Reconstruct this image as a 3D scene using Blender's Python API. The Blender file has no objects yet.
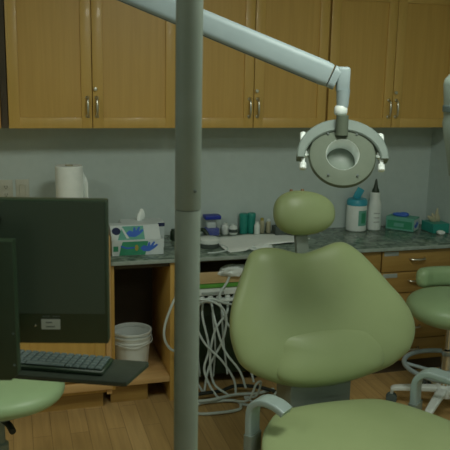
import bpy, bmesh, math, random
from mathutils import Vector, Matrix
random.seed(7)
PI = math.pi
COL = bpy.context.scene.collection

# ------------------------------------------------------------------ materials
def mat(name, col, rough=.5, metal=0., spec=.5, alpha=1., trans=0., emit=None, es=0., coat=0.):
    m = bpy.data.materials.new(name); m.use_nodes = True
    b = m.node_tree.nodes['Principled BSDF']
    b.inputs['Base Color'].default_value = (*col, 1)
    b.inputs['Roughness'].default_value = rough
    b.inputs['Metallic'].default_value = metal
    b.inputs['Specular IOR Level'].default_value = spec
    b.inputs['Transmission Weight'].default_value = trans
    b.inputs['Alpha'].default_value = alpha
    b.inputs['Coat Weight'].default_value = coat
    if emit:
        b.inputs['Emission Color'].default_value = (*emit, 1)
        b.inputs['Emission Strength'].default_value = es
    return m

def noisy(name, c1, c2, scale=(5, 5, 5), detail=4, rough=.5, metal=0., bump=0., lo=.35, hi=.65, dist=0., spec=.5, coat=0.):
    m = mat(name, c1, rough, metal, spec, coat=coat); nt = m.node_tree; b = nt.nodes['Principled BSDF']
    tc = nt.nodes.new('ShaderNodeTexCoord'); mp = nt.nodes.new('ShaderNodeMapping'); mp.inputs['Scale'].default_value = scale
    n = nt.nodes.new('ShaderNodeTexNoise'); n.inputs['Scale'].default_value = 1; n.inputs['Detail'].default_value = detail
    n.inputs['Distortion'].default_value = dist
    r = nt.nodes.new('ShaderNodeValToRGB'); r.color_ramp.elements[0].position = lo; r.color_ramp.elements[1].position = hi
    r.color_ramp.elements[0].color = (*c1, 1); r.color_ramp.elements[1].color = (*c2, 1)
    L = nt.links.new
    L(tc.outputs['Object'], mp.inputs['Vector']); L(mp.outputs[0], n.inputs['Vector']); L(n.outputs['Fac'], r.inputs[0]); L(r.outputs[0], b.inputs['Base Color'])
    if bump:
        bp = nt.nodes.new('ShaderNodeBump'); bp.inputs['Strength'].default_value = bump; bp.inputs['Distance'].default_value = .01
        L(n.outputs['Fac'], bp.inputs['Height']); L(bp.outputs[0], b.inputs['Normal'])
    return m

def floor_mat():
    m = mat('laminate_planks', (.3, .2, .08), .42); nt = m.node_tree; b = nt.nodes['Principled BSDF']; L = nt.links.new
    tc = nt.nodes.new('ShaderNodeTexCoord')
    mp = nt.nodes.new('ShaderNodeMapping'); mp.inputs['Rotation'].default_value = (0, 0, PI/2)
    br = nt.nodes.new('ShaderNodeTexBrick'); br.inputs['Scale'].default_value = 1
    br.inputs['Brick Width'].default_value = .62; br.inputs['Row Height'].default_value = .085
    br.inputs['Mortar Size'].default_value = .0018; br.inputs['Mortar Smooth'].default_value = .3; br.offset = .37
    br.inputs['Color1'].default_value = (.52, .345, .140, 1); br.inputs['Color2'].default_value = (.42, .275, .105, 1)
    br.inputs['Mortar'].default_value = (.27, .17, .065, 1)
    L(tc.outputs['Object'], mp.inputs['Vector']); L(mp.outputs[0], br.inputs['Vector'])
    mp2 = nt.nodes.new('ShaderNodeMapping'); mp2.inputs['Scale'].default_value = (42, 2.6, 1)
    n = nt.nodes.new('ShaderNodeTexNoise'); n.inputs['Scale'].default_value = 1; n.inputs['Detail'].default_value = 5; n.inputs['Distortion'].default_value = .6
    L(tc.outputs['Object'], mp2.inputs['Vector']); L(mp2.outputs[0], n.inputs['Vector'])
    r = nt.nodes.new('ShaderNodeValToRGB'); r.color_ramp.elements[0].position = .3; r.color_ramp.elements[1].position = .7
    r.color_ramp.elements[0].color = (.84, .83, .80, 1); r.color_ramp.elements[1].color = (1.1, 1.1, 1.1, 1)
    L(n.outputs['Fac'], r.inputs[0])
    mx = nt.nodes.new('ShaderNodeMix'); mx.data_type = 'RGBA'; mx.blend_type = 'MULTIPLY'; mx.inputs[0].default_value = 1
    L(br.outputs['Color'], mx.inputs[6]); L(r.outputs[0], mx.inputs[7]); L(mx.outputs[2], b.inputs['Base Color'])
    return m

M = {}
M['wall'] = noisy('painted_wall', (.47, .555, .525), (.49, .575, .545), (30, 30, 30), 2, .7)
M['ceiling'] = noisy('ceiling_tile', (.6, .63, .6), (.66, .69, .66), (60, 60, 60), 3, .9)
M['floor'] = floor_mat()
M['oak'] = noisy('oak_veneer', (.53, .325, .078), (.58, .36, .092), (55, 55, 2.2), 6, .42, dist=.5, coat=.08)
M['oak_frame'] = noisy('oak_frame_wood', (.56, .36, .092), (.60, .385, .105), (40, 40, 2.2), 5, .40, dist=.3, coat=.1)
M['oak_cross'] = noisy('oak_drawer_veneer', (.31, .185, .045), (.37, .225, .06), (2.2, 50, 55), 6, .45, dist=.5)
M['oak_light'] = noisy('light_oak_board', (.55, .34, .13), (.62, .39, .16), (2.5, 40, 40), 5, .45, dist=.3)
M['recess_shade'] = noisy('painted_recess_shade', (.055, .042, .022), (.075, .055, .03), (5, 5, 5), 3, .7)  # near-black brown, paints shade into recesses, gaps and the rail under the worktop
M['laminate'] = noisy('green_stone_laminate', (.075, .115, .085), (.24, .31, .25), (24, 24, 24), 6, .26, lo=.38, hi=.64, dist=.8)
M['lam_edge'] = noisy('laminate_edge', (.26, .32, .28), (.34, .40, .36), (40, 40, 40), 4, .4)
M['vinyl'] = noisy('green_vinyl', (.275, .340, .162), (.288, .352, .170), (9, 9, 9), 3, .40, spec=.45)
M['vinyl_cool'] = noisy('stool_green_vinyl', (.29, .42, .22), (.31, .44, .235), (9, 9, 9), 3, .42)
M['grey_metal'] = noisy('painted_grey_steel', (.165, .20, .165), (.18, .215, .18), (20, 20, 20), 2, .38, spec=.5)
M['arm_paint'] = noisy('pale_grey_paint', (.27, .34, .35), (.29, .36, .37), (20, 20, 20), 2, .5)
M['joint_paint'] = noisy('green_grey_plastic', (.20, .25, .21), (.22, .27, .23), (20, 20, 20), 2, .4)
M['yoke_paint'] = noisy('yoke_plastic', (.15, .19, .165), (.165, .205, .18), (20, 20, 20), 2, .6, spec=.3)
M['armrest_paint'] = noisy('armrest_plastic', (.26, .33, .31), (.28, .35, .33), (20, 20, 20), 2, .35)
M['head_paint'] = noisy('shaded_head_plastic', (.10, .125, .088), (.11, .135, .096), (20, 20, 20), 2, .65, spec=.25)  # grey-olive plastic, darkened to paint in the shade on the backlit head
M['white_plastic'] = noisy('white_plastic', (.66, .72, .68), (.70, .76, .72), (20, 20, 20), 2, .4)
M['paper'] = noisy('white_paper', (.80, .86, .82), (.84, .89, .85), (40, 40, 40), 3, .85)
M['black'] = noisy('black_plastic', (.013, .030, .013), (.016, .034, .016), (20, 20, 20), 2, .45)
M['rubber'] = noisy('black_rubber', (.012, .018, .013), (.018, .024, .019), (20, 20, 20), 2, .7)
M['screen'] = noisy('dark_screen_sheen', (.040, .060, .042), (.043, .064, .045), (3, 3, 3), 2, .34, spec=.5)  # base colour raised to paint in the glossy reflection on the screen
M['lens_black'] = noisy('black_lens', (.006, .012, .006), (.008, .014, .008), (3, 3, 3), 2, .3)
M['tray'] = noisy('dark_tray_laminate', (.020, .030, .020), (.025, .036, .025), (60, 60, 60), 3, .5)
M['key'] = noisy('grey_key_plastic', (.07, .105, .10), (.085, .12, .115), (30, 30, 30), 2, .5)
M['sticker'] = noisy('silver_sticker', (.30, .34, .31), (.34, .38, .35), (30, 30, 30), 2, .5)
M['ink'] = noisy('dark_ink', (.06, .08, .07), (.07, .09, .08), (30, 30, 30), 2, .6)
M['nickel'] = noisy('brushed_nickel', (.62, .60, .50), (.66, .64, .54), (60, 60, 4), 3, .28, 1.)
M['chrome'] = noisy('chrome', (.7, .72, .7), (.74, .76, .74), (20, 20, 20), 2, .15, 1.)
M['teal'] = noisy('teal_plastic', (.02, .25, .20), (.03, .28, .225), (15, 15, 15), 2, .4)
M['aqua'] = noisy('aqua_plastic', (.03, .30, .40), (.04, .33, .43), (15, 15, 15), 2, .4)
M['green_card'] = noisy('green_printed_card', (.03, .25, .13), (.04, .28, .15), (15, 15, 15), 2, .6)
M['tealcard'] = noisy('pale_teal_printed_card', (.12, .36, .28), (.14, .40, .31), (15, 15, 15), 2, .6)
M['blue'] = noisy('blue_print', (.04, .13, .52), (.05, .15, .57), (15, 15, 15), 2, .5)
M['deep_blue'] = noisy('deep_blue_plastic', (.01, .03, .30), (.015, .04, .36), (15, 15, 15), 2, .4)
M['navy'] = noisy('navy_print', (.01, .02, .07), (.015, .025, .08), (15, 15, 15), 2, .5)
M['white_card'] = noisy('white_card', (.55, .62, .62), (.60, .67, .66), (15, 15, 15), 2, .6)
M['gold'] = noisy('yellow_print', (.35, .30, .05), (.38, .33, .07), (15, 15, 15), 2, .6)
M['beige'] = noisy('beige_plastic', (.42, .40, .26), (.46, .44, .30), (15, 15, 15), 2, .6)
M['tan'] = noisy('tan_tray_plastic', (.50, .36, .17), (.54, .40, .20), (15, 15, 15), 2, .55)
M['lime'] = noisy('bright_green_plastic', (.10, .34, .05), (.12, .38, .06), (15, 15, 15), 2, .5)
M['hose'] = noisy('grey_hose', (.52, .60, .57), (.56, .64, .61), (15, 15, 15), 2, .45)
M['clear'] = mat('clear_plastic', (.75, .82, .80), .15, alpha=.12)
M['lampglass'] = noisy('lamp_glass', (.13, .165, .13), (.145, .18, .145), (5, 5, 5), 2, .45)
M['orange'] = noisy('brown_knob', (.20, .11, .04), (.22, .13, .05), (5, 5, 5), 2, .4)
M['plate'] = noisy('cream_wall_plate', (.46, .47, .38), (.50, .51, .42), (20, 20, 20), 2, .5)
M['light_panel'] = mat('ceiling_light_diffuser', (.8, .85, .8), .5, emit=(.9, 1, .88), es=2.)

# ------------------------------------------------------------------ mesh helpers
def bm_new(): return bmesh.new()

def _xf(vs, rot=None, pivot=None):
    if rot is not None:
        p = Vector(pivot)
        for v in vs: v.co = p + rot @ (v.co - p)

def box(bm, x0, x1, y0, y1, z0, z1, bev=0., seg=2, rot=None, pivot=None):
    t = bmesh.new()
    bmesh.ops.create_cube(t, size=1)
    for v in t.verts:
        v.co = Vector(((x0+x1)/2 + v.co.x*(x1-x0), (y0+y1)/2 + v.co.y*(y1-y0), (z0+z1)/2 + v.co.z*(z1-z0)))
    if bev: bmesh.ops.bevel(t, geom=t.edges[:], offset=bev, segments=seg, profile=.5, affect='EDGES')
    if rot is not None: _xf(t.verts, rot, pivot or ((x0+x1)/2, (y0+y1)/2, (z0+z1)/2))
    me = bpy.data.meshes.new('t'); t.to_mesh(me); bm.from_mesh(me); bpy.data.meshes.remove(me); t.free()
    return bm

def cr(pts, n=8, closed=False):
    P = [Vector(p) for p in pts]; out = []; N = len(P)
    rng = N if closed else N-1
    for i in range(rng):
        p0 = P[(i-1) % N] if closed or i > 0 else P[0]*2-P[1]
        p1 = P[i]; p2 = P[(i+1) % N]
        p3 = P[(i+2) % N] if closed or i+2 < N else P[-1]*2-P[-2]
        for k in range(n):
            t = k/n
            out.append(.5*((2*p1)+(-p0+p2)*t+(2*p0-5*p1+4*p2-p3)*t*t+(-p0+3*p1-3*p2+p3)*t**3))
    if not closed: out.append(P[-1])
    return out

def sweep(bm, path, prof, closed=False, up=None, scale=None, cap=True):
    """prof: list of (a,b) section points; path: list of Vectors"""
    n = len(path); rings = []; prev = None
    for i, p in enumerate(path):
        if closed: t = path[(i+1) % n]-path[i-1]
        else: t = path[min(i+1, n-1)]-path[max(i-1, 0)]
        t = t.normalized()
        if up is not None: a = Vector(up)-t*t.dot(Vector(up))
        elif prev is None:
            h = Vector((0, 0, 1)) if abs(t.z) < .9 else Vector((1, 0, 0)); a = h-t*t.dot(h)
        else: a = prev-t*t.dot(prev)
        a.normalize(); prev = a; b = t.cross(a)
        s = scale[i] if scale else 1
        rings.append([bm.verts.new(p+a*(q[0]*s)+b*(q[1]*s)) for q in prof])
    m = len(prof)
    for i in range(n if closed else n-1):
        r0, r1 = rings[i], rings[(i+1) % n]
        for k in range(m):
            bm.faces.new((r0[k], r0[(k+1) % m], r1[(k+1) % m], r1[k]))
    if cap and not closed:
        bm.faces.new(rings[0][::-1]); bm.faces.new(rings[-1])
    return bm

def circ(r, n=10, ry=None): return [(r*math.cos(2*PI*k/n), (ry or r)*math.sin(2*PI*k/n)) for k in range(n)]

def rrect(a, b, r, n=4):
    out = []
    for cx, cy, s in ((a-r, b-r, 0), (-a+r, b-r, 1), (-a+r, -b+r, 2), (a-r, -b+r, 3)):
        for k in range(n+1):
            t = (s+k/n)*PI/2; out.append((cx+r*math.cos(t), cy+r*math.sin(t)))
    return out

def tube(bm, pts, r, n=10, smooth=8, closed=False):
    path = cr(pts, smooth, closed) if smooth else [Vector(p) for p in pts]
    return sweep(bm, path, circ(r, n), closed)

def lathe(bm, prof, c, n=28, axis=(0, 0, 1), sx=1., cap=True):
    """prof: (radius, height) up the axis from c"""
    ax = Vector(axis).normalized(); h = Vector((1, 0, 0)) if abs(ax.x) < .9 else Vector((0, 1, 0))
    a = (h-ax*ax.dot(h)).normalized(); b = ax.cross(a); c = Vector(c); rings = []
    for r, z in prof:
        rings.append([bm.verts.new(c+ax*z+(a*math.cos(2*PI*k/n)*sx+b*math.sin(2*PI*k/n))*max(r, 1e-5)) for k in range(n)])
    for i in range(len(rings)-1):
        for k in range(n):
            bm.faces.new((rings[i][k], rings[i][(k+1) % n], rings[i+1][(k+1) % n], rings[i+1][k]))
    if cap: bm.faces.new(rings[0][::-1]); bm.faces.new(rings[-1])
    return bm

def ellipsoid(bm, c, r, rot=None, e1=1., e2=1., nu=36, nv=20, warp=None):
    sp = lambda v, e: math.copysign(abs(v)**e, v)
    rings = []
    for j in range(1, nv):
        ph = -PI/2+PI*j/nv; ring = []
        for i in range(nu):
            th = 2*PI*i/nu
            v = Vector((r[0]*sp(math.cos(ph), e1)*sp(math.cos(th), e2), r[1]*sp(math.cos(ph), e1)*sp(math.sin(th), e2), r[2]*sp(math.sin(ph), e1)))
            if warp: v = warp(v)
            if rot is not None: v = rot @ v
            ring.append(bm.verts.new(Vector(c)+v))
        rings.append(ring)
    def pole(z):
        v = Vector((0, 0, z))
        if warp: v = warp(v)
        if rot is not None: v = rot @ v
        return bm.verts.new(Vector(c)+v)
    lo, hi = pole(-r[2]), pole(r[2])
    for j in range(len(rings)-1):
        for i in range(nu): bm.faces.new((rings[j][i], rings[j][(i+1) % nu], rings[j+1][(i+1) % nu], rings[j+1][i]))
    for i in range(nu):
        bm.faces.new((lo, rings[0][(i+1) % nu], rings[0][i])); bm.faces.new((hi, rings[-1][i], rings[-1][(i+1) % nu]))
    return bm

def prism(bm, pts, depth, o, X, Z, bev=0.):
    """flat outline pts (a,b) in plane o + aX + bZ, extruded by depth along X x Z"""
    o, X, Z = Vector(o), Vector(X).normalized(), Vector(Z).normalized(); N = X.cross(Z)
    t = bmesh.new()
    a = [t.verts.new(o+X*p+Z*q) for p, q in pts]; b = [t.verts.new(o+X*p+Z*q+N*depth) for p, q in pts]; n = len(pts)
    t.faces.new(a[::-1]); t.faces.new(b)
    for k in range(n): t.faces.new((a[k], a[(k+1) % n], b[(k+1) % n], b[k]))
    if bev:
        es = [e for e in t.edges if (e.verts[0] in a) == (e.verts[1] in a)]
        bmesh.ops.bevel(t, geom=es, offset=bev, segments=2, profile=.5, affect='EDGES')
    me = bpy.data.meshes.new('t'); t.to_mesh(me); bm.from_mesh(me); bpy.data.meshes.remove(me); t.free()
    return bm

def cushion(bm, outline, o, X, Z, front, back, e=2.6, rings=14, bulge=None):
    """pillow: closed outline in plane; front/back = thickness towards N / -N at the centre"""
    o, X, Z = Vector(o), Vector(X).normalized(), Vector(Z).normalized(); N = X.cross(Z)
    O2 = cr([(a, b, 0) for a, b in outline], 5, True); n = len(O2)
    cx = sum(p.x for p in O2)/n; cy = sum(p.y for p in O2)/n
    def ring(s, th, sgn):
        out = []
        for p in O2:
            a = cx+(p.x-cx)*s; b = cy+(p.y-cy)*s
            h = th*(1-s**e)**(1/e) if s < 1 else 0
            if bulge: h += bulge(a, b)*(1-s**4)*(1 if sgn > 0 else 0)
            out.append(bm.verts.new(o+X*a+Z*b+N*(h*sgn)))
        return out
    ss = [math.sin(PI/2*k/rings) for k in range(1, rings+1)]
    F = [ring(s, front, 1) for s in ss]; B = [ring(s, back, -1) for s in ss[:-1]]+[F[-1]]
    for R_, sg in ((F, 1), (B, -1)):
        for i in range(len(R_)-1):
            for k in range(n):
                q = (R_[i][k], R_[i][(k+1) % n], R_[i+1][(k+1) % n], R_[i+1][k])
                bm.faces.new(q[::-1] if sg > 0 else q)
        c = bm.verts.new(o+X*cx+Z*cy+N*sg*((front if sg > 0 else back)+(bulge(cx, cy) if bulge and sg > 0 else 0)))
        for k in range(n):
            q = (c, R_[0][k], R_[0][(k+1) % n]); bm.faces.new(q if sg > 0 else q[::-1])
    return bm

W = {}
def build(name, bm, m, parent=None, label=None, smooth=True, mods=None):
    bmesh.ops.recalc_face_normals(bm, faces=bm.faces[:])
    org = W[parent.name] if parent else None
    if org is None:
        xs = [v.co for v in bm.verts]
        org = Vector(((min(v.x for v in xs)+max(v.x for v in xs))/2, (min(v.y for v in xs)+max(v.y for v in xs))/2, min(v.z for v in xs)))
    for v in bm.verts: v.co -= org
    me = bpy.data.meshes.new(name); bm.to_mesh(me); bm.free()
    for x in (m if isinstance(m, list) else [m]): me.materials.append(M[x])
    if smooth:
        me.polygons.foreach_set('use_smooth', [True]*len(me.polygons)); me.set_sharp_from_angle(angle=math.radians(38))
    o = bpy.data.objects.new(name, me); COL.objects.link(o)
    if parent: o.parent = parent
    else: o.location = org
    W[o.name] = org
    if label: o['label'] = label
    return o

def tag(o, label, cat, group=None, kind=None):
    o['label'] = label; o['category'] = cat
    if group: o['group'] = group
    if kind: o['kind'] = kind
    return o

def thing(name, label, cat, loc, group=None):
    o = bpy.data.objects.new(name, None); COL.objects.link(o); o.location = loc; o.empty_display_size = .05
    W[o.name] = Vector(loc)
    return tag(o, label, cat, group)

def struct(name, bm, m, smooth=False):
    o = build(name, bm, m, smooth=smooth); o['kind'] = 'structure'; return o

B = lambda *a, **k: box(bm_new(), *a, **k)
RZ = lambda d: Matrix.Rotation(math.radians(d), 3, 'Z')
RX = lambda d: Matrix.Rotation(math.radians(d), 3, 'X')
RY = lambda d: Matrix.Rotation(math.radians(d), 3, 'Y')

# ------------------------------------------------------------------ room
XR, XL, YB, ZC = 2.44, -2.2, -5.2, 2.55
struct('floor', B(XL-.1, XR+.1, YB-.1, .1, -.1, 0), 'floor')
struct('ceiling', B(XL-.1, XR+.1, YB-.1, .1, ZC, ZC+.1), 'ceiling')
struct('wall_back', B(XL-.1, XR+.1, 0, .1, 0, ZC), 'wall')
struct('wall_right', B(XR, XR+.1, YB, 0, 0, ZC), 'wall')
struct('wall_left', B(XL-.1, XL, YB, 0, 0, ZC), 'wall')
struct('wall_front', B(XL-.1, XR+.1, YB-.1, YB, 0, ZC), 'wall')
struct('trim_1', B(XL, XR, -.285, 0, 2.138, ZC), 'wall')

# ------------------------------------------------------------------ upper cabinets
ZU, YU = 1.371, -.274
def shaker(x0, x1, z0, z1, yf, th=.019, st=.052):
    """one framed door: raised frame with a stepped-in flat panel"""
    bm = bm_new(); b = .003
    box(bm, x0, x0+st, yf, yf+th, z0, z1, b); box(bm, x1-st, x1, yf, yf+th, z0, z1, b)
    box(bm, x0+st-.002, x1-st+.002, yf+.0005, yf+th, z0, z0+st, b); box(bm, x0+st-.002, x1-st+.002, yf+.0005, yf+th, z1-st, z1, b)
    return bm
def bow_handle(bm, x, z0, z1, y, r=.0055, out=.026):
    zm = (z0+z1)/2
    path = cr([(x, y, z0+.004), (x, y-out*.7, z0+.010), (x, y-out, zm-.018), (x, y-out, zm+.018), (x, y-out*.7, z1-.010), (x, y, z1-.004)], 6)
    sweep(bm, path, circ(r, 10), up=(1, 0, 0), scale=[1.3-.45*math.sin(PI*i/(len(path)-1)) if i in (0, 1) or i > len(path)-3 else 1.15-.35*abs(math.cos(PI*i/(len(path)-1))) for i in range(len(path))])
    lathe(bm, [(.0095, 0), (.0095, .003), (.006, .006)], (x, y, z0+.006), 14, (0, -1, 0))
    lathe(bm, [(.0095, 0), (.0095, .003), (.006, .006)], (x, y, z1-.006), 14, (0, -1, 0))
    return bm
def upper(x0, xm, x1, label, lock=True, knob=True):
    t = thing('upper_cabinet', label, 'cabinet', ((x0+x1)/2, -.13, ZU), 'oak cabinets hung on the back wall')
    bm = bm_new()
    box(bm, x0+.001, x1-.001, -.252, -.001, ZU, 2.136)
    build('body', bm, 'oak', t, smooth=False)
    for s, (a, b) in enumerate(((x0+.002, xm-.0015), (xm+.0015, x1-.002))):
        d = build('door', shaker(a, b, ZU+.001, 2.088, YU), 'oak_frame', t)
        build('door_panel', B(a+.050, b-.050, YU+.009, YU+.016, ZU+.05, 2.04), 'oak', d, smooth=False)
        hx = (xm-.024 if s == 0 else xm+.021) if x1 > 0 else b-.016
        build('handle', bow_handle(bm_new(), hx, 1.425, 1.527, YU), 'nickel', d)
        if s == 1:
            build('lock', lathe(bm_new(), [(.0001, -.001), (.010, -.001), (.010, .008), (.008, .011), (.0001, .012)], (xm+.014, YU, 1.562), 16, (0, -1, 0)), 'nickel', d)
    return t
upper(-.87, -.46, -.050, 'oak wall cabinet cut off by the left edge of the photo')
upper(-.018, .380, .797, 'oak wall cabinet left of the grey pole, above the paper towel roll')
upper(.803, 1.209, 1.618, 'oak wall cabinet crossed by the pale lamp arm, just right of the grey pole')
upper(1.626, 2.011, 2.40, 'oak wall cabinet furthest right, beside the right wall')
tag(build('filler_strip', B(-.0485, -.0195, -.262, -.001, ZU+.002, 2.136), 'recess_shade', smooth=False), 'dark strip painting the shade in the gap between the two leftmost wall cabinets', 'filler strip')  # added strip, its dark colour stands for the shaded gap
tag(build('filler_strip', B(2.402, 2.438, -.262, -.001, ZU, 2.136), 'oak', smooth=False), 'oak filler strip closing the gap between wall cabinet and right wall', 'filler strip')

# ------------------------------------------------------------------ base units and worktop
YF, ZT = -.523, .757
bm = bm_new()
box(bm, .428, 2.436, YF, -.002, ZT-.024, ZT, .003)
ct = thing('worktop', 'green stone-patterned laminate worktop running along the back wall', 'worktop', (1.43, -.26, ZT-.024))
build('top', bm, 'laminate', ct)
build('front_edge', B(.428, 2.436, YF-.003, YF-.0002, ZT-.0225, ZT-.003, .0015), 'lam_edge', ct)

# left unit, taller, with closed door
t = thing('base_cabinet', 'taller oak floor cabinet at the left, partly behind the monitor', 'cabinet', (-.2, -.27, 0))
build('body', B(-.85, .397, -.515, -.002, .085, .862), 'oak', t, smooth=False)
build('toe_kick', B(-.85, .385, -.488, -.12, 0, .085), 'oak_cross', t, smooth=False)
build('side_panel', B(.398, .424, -.545, -.002, .086, .885, .002), 'oak_light', t)
build('top_board', B(-.85, .397, -.545, -.002, .863, .885, .002), 'oak', t)
for a, b in ((-.84, -.43), (-.427, -.017), (-.014, .396)):
    d = build('door', shaker(a, b, .16, .855, -.535), 'oak_frame', t)
    build('door_panel', B(a+.05, b-.05, -.528, -.520, .21, .805), 'oak', d, smooth=False)
build('bottom_board', B(-.85, .424, -.563, -.546, .118, .160, .004), 'oak_light', t)

# open unit
t = thing('open_cabinet', 'open oak cabinet under the worktop with a white pail inside', 'cabinet', (.56, -.27, 0))
build('side_panel', B(.430, .446, -.50, -.004, .085, .731, .001), 'oak', t)
build('side_panel', B(.722, .744, -.508, -.004, .0, .731, .001), 'oak', t)
build('bottom_shelf', B(.447, .721, -.508, -.02, .105, .135, .002), 'oak_light', t)
build('back_panel', B(.447, .721, -.018, -.005, .137, .731), 'recess_shade', t, smooth=False)
build('top_rail', B(.447, .721, -.49, -.03, .708, .7315), 'recess_shade', t, smooth=False)
build('toe_kick', B(.426, .615, -.462, -.44, 0, .104), 'oak_cross', t, smooth=False)

def drawers(x0, x1, zs, label, holders=True):
    t = thing('drawer_cabinet', label, 'cabinet', ((x0+x1)/2, -.25, 0), 'oak drawer cabinets under the worktop')
    build('body', B(x0, x1, -.480, -.004, .085, .732), 'oak_cross', t, smooth=False)
    build('toe_kick', B(x0, x1, -.44, -.12, 0, .084), 'recess_shade', t, smooth=False)
    for i, (a, b) in enumerate(zip(zs[:-1], zs[1:])):
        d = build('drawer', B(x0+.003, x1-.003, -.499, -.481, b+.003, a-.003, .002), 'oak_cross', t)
        xm = (x0+x1)/2-.055; zm = (a+b)/2+.01
        hb = bm_new()
        path = cr([(xm-.045, -.498, zm), (xm-.038, -.518, zm), (xm, -.526, zm), (xm+.038, -.518, zm), (xm+.045, -.498, zm)], 6)
        sweep(hb, path, circ(.0055, 8))
        build('handle', hb, 'nickel', d)
        if holders and i < 2:
            h = bm_new(); zc = a-.018
            box(h, x0+.012, x0+.098, -.5015, -.4995, zc-.012, zc+.012, .0006)
            build('label_holder', h, 'sticker', d)
    return t
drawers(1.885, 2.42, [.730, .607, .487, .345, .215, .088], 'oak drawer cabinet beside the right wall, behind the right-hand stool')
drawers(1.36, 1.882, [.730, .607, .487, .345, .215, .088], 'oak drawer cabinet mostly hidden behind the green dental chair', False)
tag(build('filler_strip', B(2.422, 2.438, -.49, -.004, .0, .732), 'oak_cross', smooth=False), 'oak filler strip at floor level between drawers and right wall', 'filler strip')
tag(build('bay_shade_board', B(.750, 1.355, -.03, -.004, .0, .732), 'recess_shade', smooth=False), 'added dark board painting the shade behind the cables in the open bay under the worktop', 'board')  # added board, its dark colour stands for the shaded wall behind the bay

# ------------------------------------------------------------------ equipment cart in the bay
CX0, CX1 = .80, 1.28
t = thing('equipment_cart', 'low black equipment cart with tan tray and hoses, under the worktop', 'cart', (1.04, -.25, 0))
bm = bm_new(); box(bm, CX0, CX1, -.38, -.06, .06, .46, .01)
for i in range(8): box(bm, CX0+.04+i*.05, CX0+.055+i*.05, -.386, -.378, .10, .40, .002)
build('body', bm, 'black', t)
bm = bm_new(); box(bm, CX0, CX1, -.44, -.06, .525, .567, .006); build('drawer', bm, 'white_plastic', t)
bm = bm_new(); box(bm, .90, 1.02, -.4425, -.4395, .532, .545, .001); build('control_strip', bm, 'sticker', t)
build('upper_case', B(CX0+.01, CX1-.01, -.36, -.06, .461, .524, .004), 'black', t)
build('green_rim', B(CX0-.003, CX1+.003, -.448, -.055, .568, .594, .003), 'lime', t)
bm = bm_new(); box(bm, CX0-.005, CX1+.005, -.455, -.05, .595, .603, .002)
box(bm, CX0-.005, CX1+.005, -.455, -.447, .600, .655, .002); box(bm, CX0-.005, CX1+.005, -.058, -.05, .600, .655, .002)
box(bm, CX0-.005, CX0+.003, -.455, -.05, .600, .655, .002); box(bm, CX1-.003, CX1+.005, -.455, -.05, .600, .655, .002)
build('tray', bm, 'tan', t)
for x in (CX0+.05, CX1-.05):
    for y in (-.33, -.11):
        build('caster', lathe(bm_new(), [(.012, -.012), (.028, -.012), (.03, 0), (.028, .012), (.012, .012)], (x, y, .030), 16, (1, 0, 0)), 'rubber', t)
bm = bm_new(); box(bm, .84, 1.16, -.445, -.40, .488, .503, .004)
for i in range(7): lathe(bm, [(.012, -.018), (.015, -.014), (.015, .016), (.010, .022)], (.86+i*.046, -.422, .498), 12)
build('hose_holder', bm, 'white_plastic', t)
hp = [
 [(.862, -.43, .49), (.858, -.45, .40), (.875, -.46, .24), (.865, -.47, .10), (.90, -.49, .02)],
 [(.908, -.43, .49), (.90, -.47, .42), (.93, -.49, .26), (.905, -.50, .14), (.96, -.56, .02), (1.04, -.62, .012)],
 [(.954, -.43, .49), (.96, -.50, .40), (1.00, -.54, .26), (1.07, -.58, .16), (1.10, -.60, .07)],
 [(1.00, -.43, .49), (.93, -.47, .52), (.86, -.48, .47), (.84, -.48, .34), (.86, -.48, .15), (.84, -.50, .02)],
 [(1.046, -.43, .49), (1.02, -.49, .44), (.96, -.50, .36), (.935, -.50, .22), (.95, -.52, .08), (1.02, -.56, .02)],
 [(1.092, -.43, .49), (1.10, -.50, .42), (1.06, -.50, .36), (1.02, -.48, .40), (.99, -.46, .52), (1.03, -.46, .60), (1.055, -.463, .665)],
 [(.82, -.44, .545), (.86, -.50, .525), (.93, -.52, .535), (1.00, -.51, .505), (1.06, -.47, .48)],
 [(.80, -.45, .50), (.85, -.51, .535), (.95, -.53, .515), (1.01, -.52, .44), (1.00, -.50, .30), (.93, -.50, .16), (.90, -.52, .03)],
 [(.83, -.44, .50), (.84, -.47, .44), (.90, -.50, .30), (.99, -.53, .20), (1.05, -.55, .10), (1.06, -.56, .02)],
 [(1.138, -.43, .49), (1.15, -.46, .40), (1.14, -.48, .22), (1.17, -.52, .06)],
]
for p in hp: build('hose', tube(bm_new(), p, .0062, 8, 8), 'hose', t)
for p, r in (([(.90, -.40, .40), (.885, -.42, .25), (.90, -.43, .08)], .005), ([(.97, -.40, .42), (.98, -.43, .25), (.97, -.44, .08)], .005), ([(1.02, -.40, .42), (1.03, -.42, .25), (1.05, -.43, .08)], .005)):
    build('hose', tube(bm_new(), p, r, 8, 8), 'hose', t)

def crumple(c, r, name, m, lab, cat, seed, flat=.5):
    bm = bm_new(); random.seed(seed); bmesh.ops.create_icosphere(bm, subdivisions=3, radius=1)
    from mathutils import noise
    for v in bm.verts:
        k = 1+.45*noise.noise(v.co*2.3+Vector((seed, 0, 0)))+.2*noise.noise(v.co*6)
        v.co = Vector((v.co.x*r[0]*k, v.co.y*r[1]*k, v.co.z*r[2]*k))
    zmin = min(v.co.z for v in bm.verts)
    for v in bm.verts: v.co.z = max(v.co.z, zmin*flat)
    zmin = min(v.co.z for v in bm.verts)
    for v in bm.verts: v.co += Vector(c)-Vector((0, 0, zmin))
    return tag(build(name, bm, m), lab, cat)
crumple((1.065, -.452, .630), (.075, .030, .036), 'plastic_wrap', 'white_plastic', 'crumpled pale plastic wrap lying on the tan cart tray', 'plastic wrap', 3)

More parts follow.
